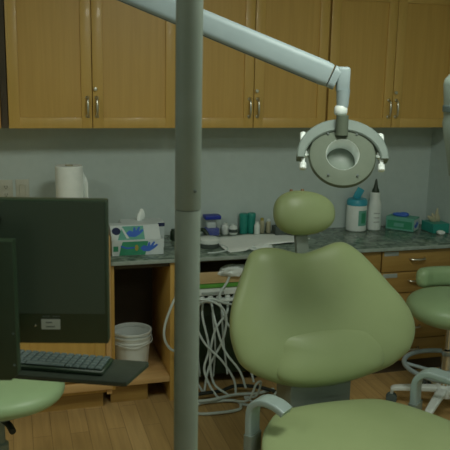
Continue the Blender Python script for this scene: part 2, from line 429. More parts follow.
# cables on the floor under the bay and beside the pole
def cable(pts, r, lab, g=None, m='hose', n=10): return tag(build('cable', tube(bm_new(), pts, r, 8, n), m), lab, 'cable', g)
G = 'pale cables coiled on the floor'
cable([(.93+.13*math.cos(a), -.66+.07*math.sin(a), .012+.004*math.sin(3*a)) for a in [k*PI/6 for k in range(13)]]+[(1.10, -.70, .02), (1.22, -.72, .012)], .0075, 'pale cable lying in a wide loop on the floor below the cart')
cable([(1.02, -.60, .010), (1.08, -.70, .05), (1.12, -.70, .13), (1.16, -.66, .12), (1.15, -.62, .03), (1.10, -.58, .010)], .006, 'thin pale cable standing up in a small arch beside the chair')
cable([(1.10, -.60, .010), (1.16, -.72, .03), (1.22, -.74, .10), (1.27, -.70, .10), (1.28, -.66, .02), (1.26, -.60, .010)], .006, 'thin pale cable arch nearest the chair column')
cable([(.82, -.60, .025), (.92, -.61, .03), (1.05, -.57, .025), (1.18, -.57, .02), (1.28, -.52, .010)], .008, 'pale cable stretched along the floor in front of the cart')
cable([(.80, -.50, .010), (.88, -.56, .045), (.99, -.52, .03), (1.08, -.50, .04), (1.20, -.55, .04), (1.31, -.60, .010)], .010, 'black cable tangled among the pale ones in front of the cart', m='rubber')
cable([(.790, -.46, .66), (.765, -.53, .60), (.72, -.56, .53), (.685, -.57, .44), (.680, -.57, .37), (.705, -.56, .31), (.75, -.54, .275), (.785, -.46, .25)], .0065, 'pale cable looping out past the oak cabinet side, left of the pole')

# ------------------------------------------------------------------ white pail
t = thing('pail', 'white ribbed plastic pail inside the open oak cabinet', 'pail', (.552, -.35, .135))
c = (.552, -.35, .1355)
build('body', lathe(bm_new(), [(.0001, 0), (.078, 0), (.082, .004), (.096, .150), (.099, .152), (.099, .160), (.097, .162), (.099, .178), (.103, .180), (.103, .188), (.0975, .188), (.094, .17), (.080, .012), (.0001, .010)], c, 40, cap=False), 'white_plastic', t)
build('rim', lathe(bm_new(), [(.0985, .203), (.104, .201), (.104, .209), (.1, .211), (.095, .209), (.095, .19), (.0985, .19)], c, 40, cap=False), 'white_plastic', t)
bm = bm_new(); tube(bm, [(c[0]-.104, c[1], c[2]+.17), (c[0]-.09, c[1]-.06, c[2]+.155), (c[0], c[1]-.110, c[2]+.145), (c[0]+.09, c[1]-.06, c[2]+.155), (c[0]+.104, c[1], c[2]+.17)], .0022, 6)
build('handle', bm, 'white_plastic', t)

# ------------------------------------------------------------------ things on the left cabinet and on the worktop
t = thing('paper_towel_roll', 'white paper towel roll standing behind the monitor', 'paper towel', (.262, -.25, .885))
build('roll', lathe(bm_new(), [(.020, .002), (.066, .0), (.068, .004), (.068, .298), (.064, .302), (.022, .300), (.020, .25), (.020, .01)], (.262, -.25, .886), 40, cap=False), 'paper', t)
build('core', lathe(bm_new(), [(.0195, .0), (.0195, .304), (.016, .304), (.016, .0)], (.262, -.25, .886), 24, cap=False), 'beige', t)
bm = bm_new()
sh = [(.262+.0695*math.cos(a), -.25+.0695*math.sin(a)) for a in [math.radians(d) for d in (100, 80, 60, 40, 20)]]+[(.336, -.245), (.346, -.262), (.350, -.285)]
for k in range(len(sh)-1):
    (xa, ya), (xb, yb) = sh[k], sh[k+1]
    za = 1.182-max(0, k-3)*.02; zb = 1.182-max(0, k-2)*.02
    vs = [bm.verts.new(v) for v in ((xa, ya, .888), (xb, yb, .888), (xb, yb, zb), (xa, ya, za))]
    bm.faces.new(vs)
bmesh.ops.remove_doubles(bm, verts=bm.verts[:], dist=.0005)
sheet = build('loose_sheet', bm, 'paper', t)
sm = sheet.modifiers.new('thick', 'SOLIDIFY'); sm.thickness = .001

def small_bottle(name, x, y, z, r, h, m, lab, cat, cap_m=None, cap_h=.015):
    t = thing(name, lab, cat, (x, y, z))
    build('body', lathe(bm_new(), [(r*.9, 0), (r, .003), (r, h*.72), (r*.85, h*.82), (r*.6, h*.86), (r*.6, h-cap_h)], (x, y, z), 20), m, t)
    build('cap', lathe(bm_new(), [(r*.68, 0), (r*.7, cap_h*.2), (r*.66, cap_h)], (x, y, z+h-cap_h+.0005), 18), cap_m or m, t)
    return t
small_bottle('small_bottle', .362, -.33, .8855, .014, .055, 'black', 'small dark bottle standing beside the paper towel roll', 'bottle', 'black')
small_bottle('small_bottle', .385, -.44, .8855, .016, .045, 'black', 'small black bottle on the corner of the taller left cabinet', 'bottle', 'black')

def carton(t, x0, x1, y0, y1, z0, z1, m, rot=None, name='carton'):
    return build(name, box(bm_new(), x0, x1, y0, y1, z0, z1, .0015, 1, rot, ((x0+x1)/2, (y0+y1)/2, z0)), m, t)
def decal(t, name, pts, x, y, z, m, rot=None, piv=None, nrm='y'):
    """printed patch proud of a carton's face by a hair"""
    bm = bm_new()
    if nrm == 'y': prism(bm, pts, .0006, (x, y-.0002, z), (1, 0, 0), (0, 0, 1))
    elif nrm == 'z': prism(bm, pts, .0006, (x, y, z), (1, 0, 0), (0, 1, 0))
    elif nrm == 'x-': prism(bm, pts, .0006, (x, y, z), (0, -1, 0), (0, 0, 1))
    if rot is not None: _xf(bm.verts, rot, piv)
    return build(name, bm, m, t)
glove = [(0, .012), (.012, .0), (.035, -.002), (.055, .008), (.072, .022), (.066, .027), (.052, .018), (.060, .034), (.053, .036), (.040, .020), (.040, .034), (.033, .034), (.028, .018), (.014, .024)]
# lower glove carton
r1 = RZ(1.5)
t = thing('glove_box', 'green and white glove carton at the worktop edge, with a second carton on it', 'box', (.575, -.38, ZT), 'cartons stacked left of the pole')
pv = (.575, -.375, ZT)
carton(t, .445, .703, -.435, -.315, ZT+.0005, ZT+.078, 'white_card')
decal(t, 'printed_panel', [(.0, .003), (.130, .003), (.145, .072), (.018, .072), (.008, .04)], .480, -.4352, ZT, 'green_card')
decal(t, 'printed_glove', [(a*1.25, b*1.3) for a, b in glove], .585, -.436, ZT+.022, 'blue')
decal(t, 'printed_wave', [(0, .012), (.03, .0), (.07, .004), (.07, .010), (.03, .009), (.002, .020)], .488, -.436, ZT+.035, 'blue')
decal(t, 'printed_seal', [(.009*math.cos(k*PI/6), .016*math.sin(k*PI/6)) for k in range(12)], .567, -.4365, ZT+.04, 'gold')
decal(t, 'printed_square', [(0, 0), (.024, 0), (.024, .026), (0, .026)], .452, -.4357, ZT+.025, 'green_card')
# upper glove carton, lying back
t = thing('glove_box', 'pale blue and teal glove carton lying on top of the lower one', 'box', (.575, -.34, ZT+.0785), 'cartons stacked left of the pole')
bm = bm_new(); prism(bm, [(-.430, 0), (-.300, 0), (-.300, .062), (-.365, .062)], .245, (.445, 0, ZT+.0785), (0, 1, 0), (0, 0, 1), .001)
build('carton', bm, 'white_card', t)
n_ = Vector((0, -.062, .065)).normalized()
def slope(name, pts, m, e=.0006):
    b_ = bm_new(); prism(b_, pts, e, Vector((.445, -.430, ZT+.0785))+n_*.0003, (1, 0, 0), (0, .065, .062)); return build(name, b_, m, t)
slope('printed_panel', [(.03, .002), (.165, .002), (.165, .083), (.06, .083)], 'tealcard')
slope('printed_glove', [(.075+a*1.25, .02+b*1.6) for a, b in glove], 'blue', .0012)
slope('printed_oval', [(.028+.022*math.cos(k*PI/6), .055+.022*math.sin(k*PI/6)) for k in range(12)], 'navy', .0012)
slope('printed_stripe', [(.075, .01), (.088, .01), (.062, .075), (.052, .075)], 'white_card', .0012)
# tissue carton behind
t = thing('tissue_box', 'flat white tissue carton with a tissue puffing out, behind the glove cartons', 'box', (.62, -.25, ZT), 'cartons stacked left of the pole')
carton(t, .515, .735, -.29, -.175, ZT+.0005, ZT+.135, 'white_card')
build('dark_edge_print', B(.64, .7365, -.2915, -.2905, ZT+.112, ZT+.131), 'navy', t)
bm = bm_new()
for k in range(3):
    ellipsoid(bm, (.615+k*.008, -.235+.006*k, ZT+.155+k*.006), (.014, .010, .030), RY(14-12*k), 1, 1, 16, 10)
build('tissue', bm, 'paper', t)

small_bottle('small_bottle', .817, -.13, ZT, .018, .06, 'black', 'small black bottle on the worktop, at the left side of the pole', 'bottle', 'black')

# tape dispenser / round white device right of pole
t = thing('charging_dock', 'small round white device with a cable, right beside the pole', 'device', (.965, -.31, ZT))
bm = lathe(bm_new(), [(.0001, 0), (.050, 0), (.054, .008), (.050, .030), (.0001, .030)], (.965, -.33, ZT), 32, cap=False)
build('base', bm, 'ink', t)
build('cover', lathe(bm_new(), [(.0505, .022), (.055, .026), (.054, .045), (.045, .052), (.0001, .053)], (.965, -.33, ZT), 32, cap=False), 'white_plastic', t)
build('cord', tube(bm_new(), [(1.015, -.33, ZT+.012), (1.045, -.38, ZT+.008), (1.03, -.44, ZT+.006), (.97, -.475, ZT+.006), (.92, -.48, ZT+.006)], .0045, 8), 'hose', t)
tag(build('telephone_handset', tube(bm_new(), [(.945, -.20, ZT+.012), (.93, -.21, ZT+.055), (.955, -.23, ZT+.072), (.975, -.25, ZT+.05), (.985, -.265, ZT+.012)], .011, 10), 'black'), 'small black curved object standing behind the round white device', 'device')

# blue lidded tub
t = thing('storage_tub', 'clear plastic tub with blue lid and blue contents beside the pole', 'tub', (1.05, -.055, ZT))
build('walls', B(1.008, 1.092, -.095, -.035, ZT+.0006, ZT+.095, .005), 'clear', t)
build('contents', B(1.012, 1.088, -.091, -.039, ZT+.003, ZT+.045, .004), 'deep_blue', t)
build('lid', B(1.004, 1.096, -.099, -.031, ZT+.0955, ZT+.118, .005), 'deep_blue', t)
build('packet', B(1.022, 1.07, -.080, -.05, ZT+.0455, ZT+.078, .003), 'white_card', t)
small_bottle('white_jar', 1.135, -.04, ZT, .021, .062, 'white_plastic', 'small plain white jar next to the blue lidded tub', 'jar', 'white_plastic', .012)
t = small_bottle('white_jar', 1.180, -.055, ZT, .024, .055, 'white_plastic', 'white jar with a dark band, left of the teal containers', 'jar', 'white_plastic', .012)
build('band', lathe(bm_new(), [(.0245, .012), (.0247, .012), (.0247, .03), (.0245, .03)], (1.180, -.055, ZT), 20, cap=False), 'ink', t)
def tumbler(x, y, r, h, m, lab):
    t = thing('canister', lab, 'canister', (x, y, ZT), 'teal canisters by the back wall')
    build('body', lathe(bm_new(), [(r*.9, 0), (r*.95, .004), (r, h*.8), (r, h*.82)], (x, y, ZT+.0005), 24), m, t)
    build('lid', lathe(bm_new(), [(r*1.06, 0), (r*1.06, h*.13), (r*.9, h*.17)], (x, y, ZT+.001+h*.82), 24), m, t)
    return t
tumbler(1.243, -.045, .025, .115, 'teal', 'teal canister by the back wall, left one of the touching pair')
tumbler(1.288, -.050, .023, .118, 'teal', 'teal canister with a white tub in front, right one of the pair')
small_bottle('white_jar', 1.306, -.10, ZT, .017, .075, 'white_plastic', 'narrow white jar just right of the teal canisters', 'jar', 'white_plastic', .012)
small_bottle('small_bottle', 1.352, -.05, ZT, .014, .085, 'beige', 'beige bottle by the wall right of the teal canisters', 'bottle', 'gold', .02)
small_bottle('small_bottle', 1.392, -.05, ZT, .014, .078, 'beige', 'beige bottle by the wall closest to the headrest', 'bottle', 'white_plastic', .02)
t = thing('glove_box', 'dark teal carton by the wall, half hidden behind the headrest', 'box', (1.47, -.10, ZT))
carton(t, 1.40, 1.56, -.15, -.08, ZT+.0005, ZT+.05, 'ink'); carton(t, 1.42, 1.54, -.145, -.085, ZT+.051, ZT+.075, 'teal', name='lid')

# paper sheet on the worktop
def sheet_on(name, pts, z, m, lab, cat, amp=.006, seed=1):
    from mathutils import noise
    bm = bm_new(); vs = [bm.verts.new((x, y, z)) for x, y in pts]; f = bm.faces.new(vs)
    bmesh.ops.triangulate(bm, faces=[f])
    bmesh.ops.subdivide_edges(bm, edges=bm.edges[:], cuts=7, use_grid_fill=True)
    for v in bm.verts: v.co.z = z+max(0, amp*(noise.noise(v.co*9+Vector((seed, 0, 0)))+.35))
    o = build(name, bm, m); s = o.modifiers.new('thick', 'SOLIDIFY'); s.thickness = .0012; s.offset = 1
    return tag(o, lab, cat)
sheet_on('paper_sheet', [(1.025, -.185), (1.25, -.10), (1.44, -.11), (1.56, -.27), (1.46, -.34), (1.24, -.37), (1.13, -.46), (1.04, -.475), (1.02, -.40)], ZT+.002, 'paper', 'large white paper sheet spread flat on the worktop behind the chair', 'paper', .010)
crumple((1.215, -.445, ZT+.001), (.06, .03, .018), 'plastic_wrap', 'white_plastic', 'crumpled pale plastic wrap at the worktop edge in front of the paper sheet', 'plastic wrap', 9)

# wipes canister and squeeze bottle
x, y = 1.926, -.085
t = thing('wipes_canister', 'white wipes canister with open aqua lid on the worktop', 'canister', (x, y, ZT))
build('body', lathe(bm_new(), [(.056, 0), (.0595, .004), (.0595, .150), (.055, .158)], (x, y, ZT+.0005), 36), 'white_plastic', t)
build('lid', lathe(bm_new(), [(.0605, .0), (.0605, .024), (.052, .036), (.0001, .038)], (x, y, ZT+.152), 36, cap=False), 'aqua', t)
build('flap', box(bm_new(), x-.035, x+.012, y-.006, y+.004, ZT+.186, ZT+.255, .004, 2, RY(28), (x-.01, y, ZT+.186)), 'aqua', t)
def arc_patch(x, y, r, a0, a1, z0, z1, n=8):
    bm = bm_new(); P = []
    for rr in (r, r+.0008):
        P.append([[bm.verts.new((x+rr*math.cos(math.radians(a0+(a1-a0)*k/n)), y+rr*math.sin(math.radians(a0+(a1-a0)*k/n)), z)) for k in range(n+1)] for z in (z0, z1)])
    for L_ in P:
        for k in range(n): bm.faces.new((L_[0][k], L_[0][k+1], L_[1][k+1], L_[1][k]))
    for k in range(n):
        for j in (0, 1): bm.faces.new((P[0][j][k], P[0][j][k+1], P[1][j][k+1], P[1][j][k]))
    for k in (0, n): bm.faces.new((P[0][0][k], P[0][1][k], P[1][1][k], P[1][0][k]))
    return bm
build('front_label', arc_patch(x, y, .0597, -105, -45, ZT+.035, ZT+.125), 'tealcard', t)
build('label_print', arc_patch(x, y, .0607, -88, -60, ZT+.05, ZT+.11), 'green_card', t)
x, y = 2.036, -.095
t = thing('squeeze_bottle', 'white squeeze bottle with black pointed nozzle beside the wipes canister', 'bottle', (x, y, ZT))
build('body', lathe(bm_new(), [(.036, 0), (.041, .005), (.041, .145), (.038, .160), (.032, .176), (.030, .186), (.030, .22), (.028, .224)], (x, y, ZT+.0005), 32), 'white_plastic', t)
build('nozzle', lathe(bm_new(), [(.022, 0), (.021, .014), (.014, .026), (.005, .075), (.003, .078)], (x, y, ZT+.2248), 20), 'black', t)
for i in range(3):
    build('label_print', arc_patch(x, y, .0415, -120, -70, ZT+.05+.026*i, ZT+.055+.026*i), 'sticker', t)

# right-hand glove carton and tissue carton
rr = RZ(-48)
t = thing('glove_box', 'green glove carton standing at an angle in the right corner, blue gloves on top', 'box', (2.235, -.16, ZT))
pv = (2.215, -.115, ZT)
carton(t, 2.130, 2.300, -.165, -.065, ZT+.0005, ZT+.078, 'tealcard', rr)
for nm, pts, xx, zz, m in (('printed_panel', [(.0, .0), (.15, .0), (.15, .045), (.0, .045)], 2.14, ZT+.012, 'green_card'), ('printed_block', [(0, 0), (.06, 0), (.06, .022), (0, .022)], 2.18, ZT+.022, 'tealcard')):
    decal(t, nm, pts, xx, -.1653 if nm == 'printed_panel' else -.1660, zz, m, rr, pv)
decal(t, 'end_panel', [(-.046, .006), (.046, .006), (.046, .070), (-.046, .070)], 2.3004, -.115, ZT, 'white_card', rr, pv, 'x-')
b_ = bm_new(); prism(b_, [(-.04+a, .02+b) for a, b in glove], -.0006, (2.3012, -.115, ZT), (0, 1, 0), (0, 0, 1)); _xf(b_.verts, rr, pv); build('printed_glove', b_, 'blue', t)
bm = bm_new(); ellipsoid(bm, (2.205, -.105, ZT+.086), (.050, .026, .013), rr, 1, 1, 20, 10); ellipsoid(bm, (2.22, -.12, ZT+.092), (.030, .018, .012), rr, 1, 1, 16, 10)
build('glove_tuft', bm, 'blue', t)
t = thing('tissue_box', 'teal tissue carton against the right wall with a cream tissue sticking up', 'box', (2.37, -.14, ZT))
carton(t, 2.328, 2.435, -.27, -.14, ZT+.0005, ZT+.056, 'teal', RZ(0))
bm = bm_new()
for dx, dz, ang, rx_, rz_ in ((-.030, .018, 50, .012, .030), (-.012, .022, 20, .012, .034), (.006, .038, -4, .010, .045), (.018, .022, 14, .012, .030)):
    ellipsoid(bm, (2.382+dx, -.20, ZT+.056+dz), (rx_, .009, rz_), RY(-ang), 1.1, 1, 14, 10)
build('tissue', bm, 'beige', t)
tag(build('tissue', box(bm_new(), 2.345, 2.385, -.315, -.275, ZT+.001, ZT+.022, .009, 2), 'paper'), 'scrap of folded tissue in front of the teal tissue carton', 'tissue')

# wall plates
def plate(x, z, lab, kind):
    t = thing('wall_'+kind, lab, kind, (x, -.003, z), 'electrical plates on the back wall')
    build('plate', B(x-.034, x+.034, -.006, -.0003, z-.057, z+.057, .002), 'plate', t)
    if kind == 'outlet':
        bm = bm_new()
        for dz in (-.02, .02):
            box(bm, x-.015, x+.015, -.0085, -.006, z+dz-.014, z+dz+.014, .002)
        build('socket', bm, 'plate', t)
        bm = bm_new()
        for dz in (-.02, .02):
            for dx in (-.006, .006): box(bm, x+dx-.0015, x+dx+.0015, -.0092, -.0085, z+dz-.004, z+dz+.006)
            lathe(bm, [(.003, 0), (.003, .0007)], (x, -.0085, z+dz-.009), 8, (0, -1, 0))
        build('slot', bm, 'ink', t)
    else:
        build('rocker', box(bm_new(), x-.016, x+.016, -.011, -.006, z-.032, z+.032, .002, 1, RX(4)), 'plate', t)
plate(-.045, 1.03, 'cream outlet plate on the back wall at the left photo edge', 'outlet')
plate(.038, 1.03, 'cream switch plate on the back wall left of the towel roll', 'switch')

# ------------------------------------------------------------------ grey pole
PX, PY = .37, -2.37
t = thing('grey_pole', 'tall grey steel pole standing floor to ceiling in the foreground', 'pole', (PX, PY, 0))
build('lower_tube', lathe(bm_new(), [(.0288, .02), (.0288, 1.352), (.0284, 1.354)], (PX, PY, 0), 40), 'grey_metal', t)
build('upper_tube', lathe(bm_new(), [(.0284, 1.3562), (.0290, 1.358), (.0290, ZC-.02)], (PX, PY, 0), 40), 'grey_metal', t)
build('joint_groove', lathe(bm_new(), [(.027, 1.3535), (.027, 1.357)], (PX, PY, 0), 32), 'ink', t)
build('floor_flange', lathe(bm_new(), [(.09, 0.0005), (.09, .012), (.034, .016), (.030, .03)], (PX, PY, 0), 32), 'grey_metal', t)
build('ceiling_flange', lathe(bm_new(), [(.034, ZC-.02), (.09, ZC-.012), (.09, ZC-.001)], (PX, PY, 0), 32), 'grey_metal', t)
build('screw', lathe(bm_new(), [(.0035, 0), (.0035, .003), (.001, .004)], (PX+.009, PY-.0265, 1.400), 10, (.1, -1, 0)), 'ink', t)

# ------------------------------------------------------------------ computer: monitor, bracket, tray, keyboard
Rm = RZ(-14)   # facing the camera side
MC = Vector((.0, -2.36, 1.06))
def mbox(x0, x1, y0, y1, z0, z1, bev=.002, piv=(.19, -2.40, 1.06)):
    return box(bm_new(), x0, x1, y0, y1, z0, z1, bev, 2, Rm, piv)
MP = (.19, -2.40, 1.06)
t = thing('computer_monitor', 'large black monitor with a silver sticker on its lower bezel', 'monitor', (0, -2.36, 1.06))
MX0, MX1, MZ0, MZ1 = -.36, .186, 1.063, 1.385
build('housing', mbox(MX0, MX1, -2.400, -2.365, MZ0, MZ1, .004, MP), 'black', t)
build('screen', mbox(MX0+.008, MX1-.007, -2.4012, -2.4002, MZ0+.070, MZ1-.004, 0, MP), 'screen', t)
build('sticker', mbox(.040, .081, -2.4014, -2.4003, MZ0+.034, MZ0+.057, 0, MP), 'sticker', t, 'silver sticker with faint printed lines')
bm = bm_new()
for i, w in enumerate((.020, .014)):
    box(bm, .050, .050+w, -2.4018, -2.4012, MZ0+.039+i*.0095, MZ0+.0415+i*.0095, 0, 2, Rm, MP)
build('sticker_print', bm, 'ink', t)
bm = bm_new()
for i in range(7): 
    if i not in (3,): box(bm, .043+i*.0055, .047+i*.0055, -2.4012, -2.4002, MZ0+.0625, MZ0+.0645, 0, 2, Rm, MP)
build('maker_lettering', bm, 'key', t)
b_ = lathe(bm_new(), [(.0022, 0), (.0022, .0015), (.0005, .002)], (.027, -2.4003, MZ0+.043), 12, (0, -1, 0)); _xf(b_.verts, Rm, MP)
build('indicator_light', b_, 'chrome', t)
b_ = lathe(bm_new(), [(.015, 0), (.015, .002), (.013, .003), (.0001, .003)], (-.052, -2.4005, MZ1-.042), 24, (0, -1, 0), cap=False); _xf(b_.verts, Rm, MP)
build('round_cap', b_, 'lens_black', t)
build('rear_mount', mbox(-.12, .02, -2.364, -2.30, 1.15, 1.29, .004, MP), 'black', t)
# arm from pole to the monitor
t = thing('monitor_arm', 'black mounting arm carrying the monitor and keyboard tray from the pole', 'mounting arm', (PX, PY, 1.2))
build('collar', lathe(bm_new(), [(.0295, -.03), (.036, -.028), (.036, .028), (.0295, .03)], (-.22, -1.94, 1.22), 28), 'black', t)
bm = bm_new(); sweep(bm, [Vector((-.22, -1.94, .62)), Vector((-.22, -1.94, 1.30))], circ(.028, 20)); build('post', bm, 'black', t)
bm = bm_new(); sweep(bm, [Vector((-.215, -1.965, 1.22)), Vector((-.10, -2.255, 1.22))], rrect(.02, .02, .006)); build('link', bm, 'black', t)
bm = bm_new(); sweep(bm, [Vector((-.22, -1.94, .0005)), Vector((-.22, -1.94, .62))], circ(.022, 20)); lathe(bm, [(.16, .0), (.16, .015), (.03, .03)], (-.22, -1.94, .0005), 32); build('base', bm, 'black', t)

# keyboard tray  (z .93)
TA = -27.0
tx = lambda a, b, z: None
ZK = .928
t = thing('keyboard_tray', 'dark flat keyboard tray sticking out to the right below the monitor', 'tray', (.1, -2.2, ZK-.012))
tp = [(-.36, -2.045), (-.36, -1.895), (.311, -2.193), (.240, -2.322)]
bm = bm_new(); prism(bm, [(-.36, -2.050), (.228, -2.306), (.238, -2.307), (.311, -2.200), (.309, -2.193), (-.30, -1.925), (-.36, -1.915)], .012, (0, 0, ZK-.012), (1, 0, 0), (0, 1, 0), .0015)
build('board', bm, 'tray', t)
build('support_arm', box(bm_new(), -.24, -.20, -2.00, -1.90, ZK-.035, ZK-.0125, .003), 'black', t)
# keyboard on it
ang = math.atan2(-(.272), .596)
Rk = Matrix.Rotation(ang, 3, 'Z'); KP = Vector((.187, -2.262, ZK))
t = thing('keyboard', 'dark keyboard with grey keys on the tray below the monitor', 'keyboard', (0, -2.15, ZK))
def kb(x0, x1, y0, y1, z0, z1, bev=.001, bm=None):
    return box(bm or bm_new(), KP.x+x0, KP.x+x1, KP.y+y0, KP.y+y1, z0, z1, bev, 1, Rk, KP)
build('case', kb(-.45, 0, 0, .092, ZK+.0005, ZK+.012, .003), 'black', t)
nk = 0
for r_ in range(5):
    y0 = .006+r_*.0165
    k = 0; xx = -.006
    while xx > -.27:
        w = .0165
        if r_ == 0 and 5 <= k <= 5: w = .10
        o_ = kb(xx-w, xx, y0, y0+.0140, ZK+.0125, ZK+.0185, .0022)
        build('key', o_, 'key', t, smooth=False); nk += 1
        xx -= w+.0025; k += 1

# black housing in front, left edge
t = thing('black_housing', 'black metal box at the left photo edge, in front of the monitor', 'housing', (-.12, -2.47, 1.03))
HP = (.0, -2.47, 1.03)
bm = bm_new()
prism(bm, [(-.22, 1.028), (-.022, 1.028), (-.008, 1.041), (-.008, 1.322), (-.22, 1.322)], -.03, (0, -2.475, 0), (1, 0, 0), (0, 0, 1), .002)
_xf(bm.verts, Rm, HP); build('case', bm, 'black', t)
bm = bm_new()
for z in (1.062, 1.130): lathe(bm, [(.002, 0), (.002, .0015), (.0008, .002)], (-.014, -2.4752, z), 10, (0, -1, 0))
_xf(bm.verts, Rm, HP); build('screw', bm, 'key', t)
bm = B(-.18, -.12, -2.446, -2.36, 1.12, 1.24, .003); _xf(bm.verts, Rm, HP); build('bracket', bm, 'black', t)

# ------------------------------------------------------------------ dental light
t = thing('dental_lamp', 'pale dental lamp on a sloping arm above the green chair', 'lamp', (.33, -1.56, 1.9))
A = Vector((.305, -1.528, 1.923)); Bp = Vector((.962, -1.778, 1.652))
build('drop_post', lathe(bm_new(), [(.030, 1.945), (.030, ZC-.02), (.08, ZC-.015), (.08, ZC-.001)], (.285, -1.52, 0), 28), 'arm_paint', t)
build('elbow', ellipsoid(bm_new(), (.290, -1.523, 1.930), (.042, .040, .036), None, .8, 1, 24, 14), 'ink', t)
bm = bm_new(); path = [A+(Bp-A)*k for k in (0, .02, .5, .97, 1)]
sweep(bm, path, rrect(.0385, .027, .020, 5), up=(0, 0, 1), scale=[.9, 1, 1, 1, .92]); build('arm', bm, 'arm_paint', t)
bm = bm_new(); dn = Vector((0, 0, -.0385)); sweep(bm, [A+dn+(Bp-A)*.01, Bp+dn-(Bp-A)*.06], rrect(.0015, .018, .001, 2), up=(0, 0, 1)); build('arm_seam', bm, 'ink', t)
# elbow block + stem
E0 = Bp+(Bp-A).normalized()*.004
J = Vector((1.012, -1.801, 1.605))
bm = bm_new()
path = cr([E0-Vector((0, 0, .0)), Vector((.984, -1.786, 1.642))], 4)
sweep(bm, path, rrect(.036, .026, .018, 5), up=(0, 0, 1))
box(bm, .980, 1.022, -1.817, -1.767, 1.600, 1.680, .010, 3, RZ(-20)); build('end_joint', bm, 'arm_paint', t)
sx, sy = .992, -1.800
build('stem', lathe(bm_new(), [(.018, 1.555), (.022, 1.61)], (sx+.008, sy, 0), 24), 'arm_paint', t)
build('collar', lathe(bm_new(), [(.012, 1.528), (.018, 1.532), (.021, 1.538), (.021, 1.552), (.017, 1.560)], (sx+.003, sy, 0), 24), 'white_plastic', t)
build('yoke_stem', lathe(bm_new(), [(.020, 1.470), (.019, 1.532)], (sx-.001, sy-.024, 0), 24), 'head_paint', t)
# head frame: local axes
HC = Vector((.989, -1.839, 1.411))
dirn = Vector((-.33, -1, .58)).normalized()     # lamp face normal
hx = Vector((0, 0, 1)).cross(dirn).normalized(); hz = dirn.cross(hx)
hx = -hx if hx.x < 0 else hx
def hp_(a, b, c=0): return HC+hx*a+hz*b+dirn*c
n_seg = 28
path = [hp_(.138*math.cos(th), -.012+.112*math.sin(th), -.02) for th in [PI*(.0+k/n_seg) for k in range(n_seg+1)]]
bm = bm_new(); sweep(bm, path, rrect(.0075, .022, .006, 3), up=tuple(dirn.cross(Vector((0,0,1)))) if False else None, scale=None)
bm.free(); bm = bm_new()
# yoke band: wide face towards the viewer, built as nested arcs
rings = []
for k in range(n_seg+1):
    th = PI*k/n_seg; w = .012+.008*math.sin(th)
    c_, s_ = math.cos(th), math.sin(th); ring = []
    for dr, dd in ((w, -.022), (w, .016), (w-.004, .020), (-w+.004, .020), (-w, .016), (-w, -.022)):
        ring.append(bm.verts.new(hp_((.130+dr)*c_, -.018+(.112+dr)*s_, dd)))
    rings.append(ring)
for k in range(n_seg):
    for j in range(6): bm.faces.new((rings[k][j], rings[k][(j+1) % 6], rings[k+1][(j+1) % 6], rings[k+1][j]))
bm.faces.new(rings[0]); bm.faces.new(rings[-1][::-1])
build('yoke', bm, 'yoke_paint', t)
RH = .106
hb = lathe(bm_new(), [(.0001, -.064), (.052, -.062), (.087, -.034), (RH-.004, -.010), (RH, .0), (RH-.005, .010), (.056, .016), (.052, .015)], HC+hz*(-.006), 48, tuple(dirn), cap=False)
head = build('lamp_head', hb, 'head_paint', t)
build('lens_ring', lathe(bm_new(), [(.0520, .0153), (.0515, .0156), (.0508, .0145), (.046, -.046), (.048, -.048), (.0525, -.01)], HC+hz*(-.006), 40, tuple(dirn), cap=False), 'white_plastic', head)
build('lens', lathe(bm_new(), [(.0001, -.038), (.03, -.040), (.0465, -.045), (.04, -.052), (.0001, -.052)], HC+hz*(-.006), 40, tuple(dirn), cap=False), 'lampglass', head)
bm = bm_new()
for a in (55, 125, 235, 305): lathe(bm, [(.0038, 0), (.0038, .002), (.001, .003)], hp_(.078*math.cos(math.radians(a)), -.006+.084*math.sin(math.radians(a)), .0145), 10, tuple(dirn))
build('screw', bm, 'ink', head)
for s in (-1, 1):
    bm = bm_new()
    sweep(bm, [hp_(s*.121, -.038, .002), hp_(s*.126, .062, .002)], circ(.006, 12))
    build('handle', bm, 'white_plastic', t)
    for zz, rr_ in ((-.040, .011), (.000, .0135), (.062, .010)):
        build('handle_knob', lathe(bm_new(), [(rr_*.7, -.012), (rr_, -.009), (rr_, .009), (rr_*.7, .012)], hp_(s*.122 + (s*.0), zz, -.004), 18, tuple(hz)), 'white_plastic', t)
    build('pivot', lathe(bm_new(), [(.006, 0), (.006, .03)], hp_(s*.100, -.004, -.004), 14, tuple(hx*s)), 'joint_paint', t)

# pale housing at right edge
t = thing('hanging_unit', 'pale plastic equipment body hanging at the right photo edge', 'equipment', (1.19, -2.16, 1.40))
c = (1.198, -2.165, 0)
build('housing', lathe(bm_new(), [(.0001, 1.38), (.030, 1.385), (.040, 1.44), (.050, 1.485), (.058, 1.53), (.056, 1.545), (.059, 1.59), (.063, 1.635), (.060, 1.650), (.044, 1.668), (.030, 1.72)], c, 32, cap=False), 'joint_paint', t)
build('seam_band', lathe(bm_new(), [(.0575, 1.560), (.0600, 1.562), (.0605, 1.577), (.0590, 1.579)], c, 32, cap=False), 'key', t)
build('hanger_tube', lathe(bm_new(), [(.028, 1.715), (.024, 1.75), (.024, ZC-.02), (.07, ZC-.015), (.07, ZC-.001)], c, 28), 'joint_paint', t)

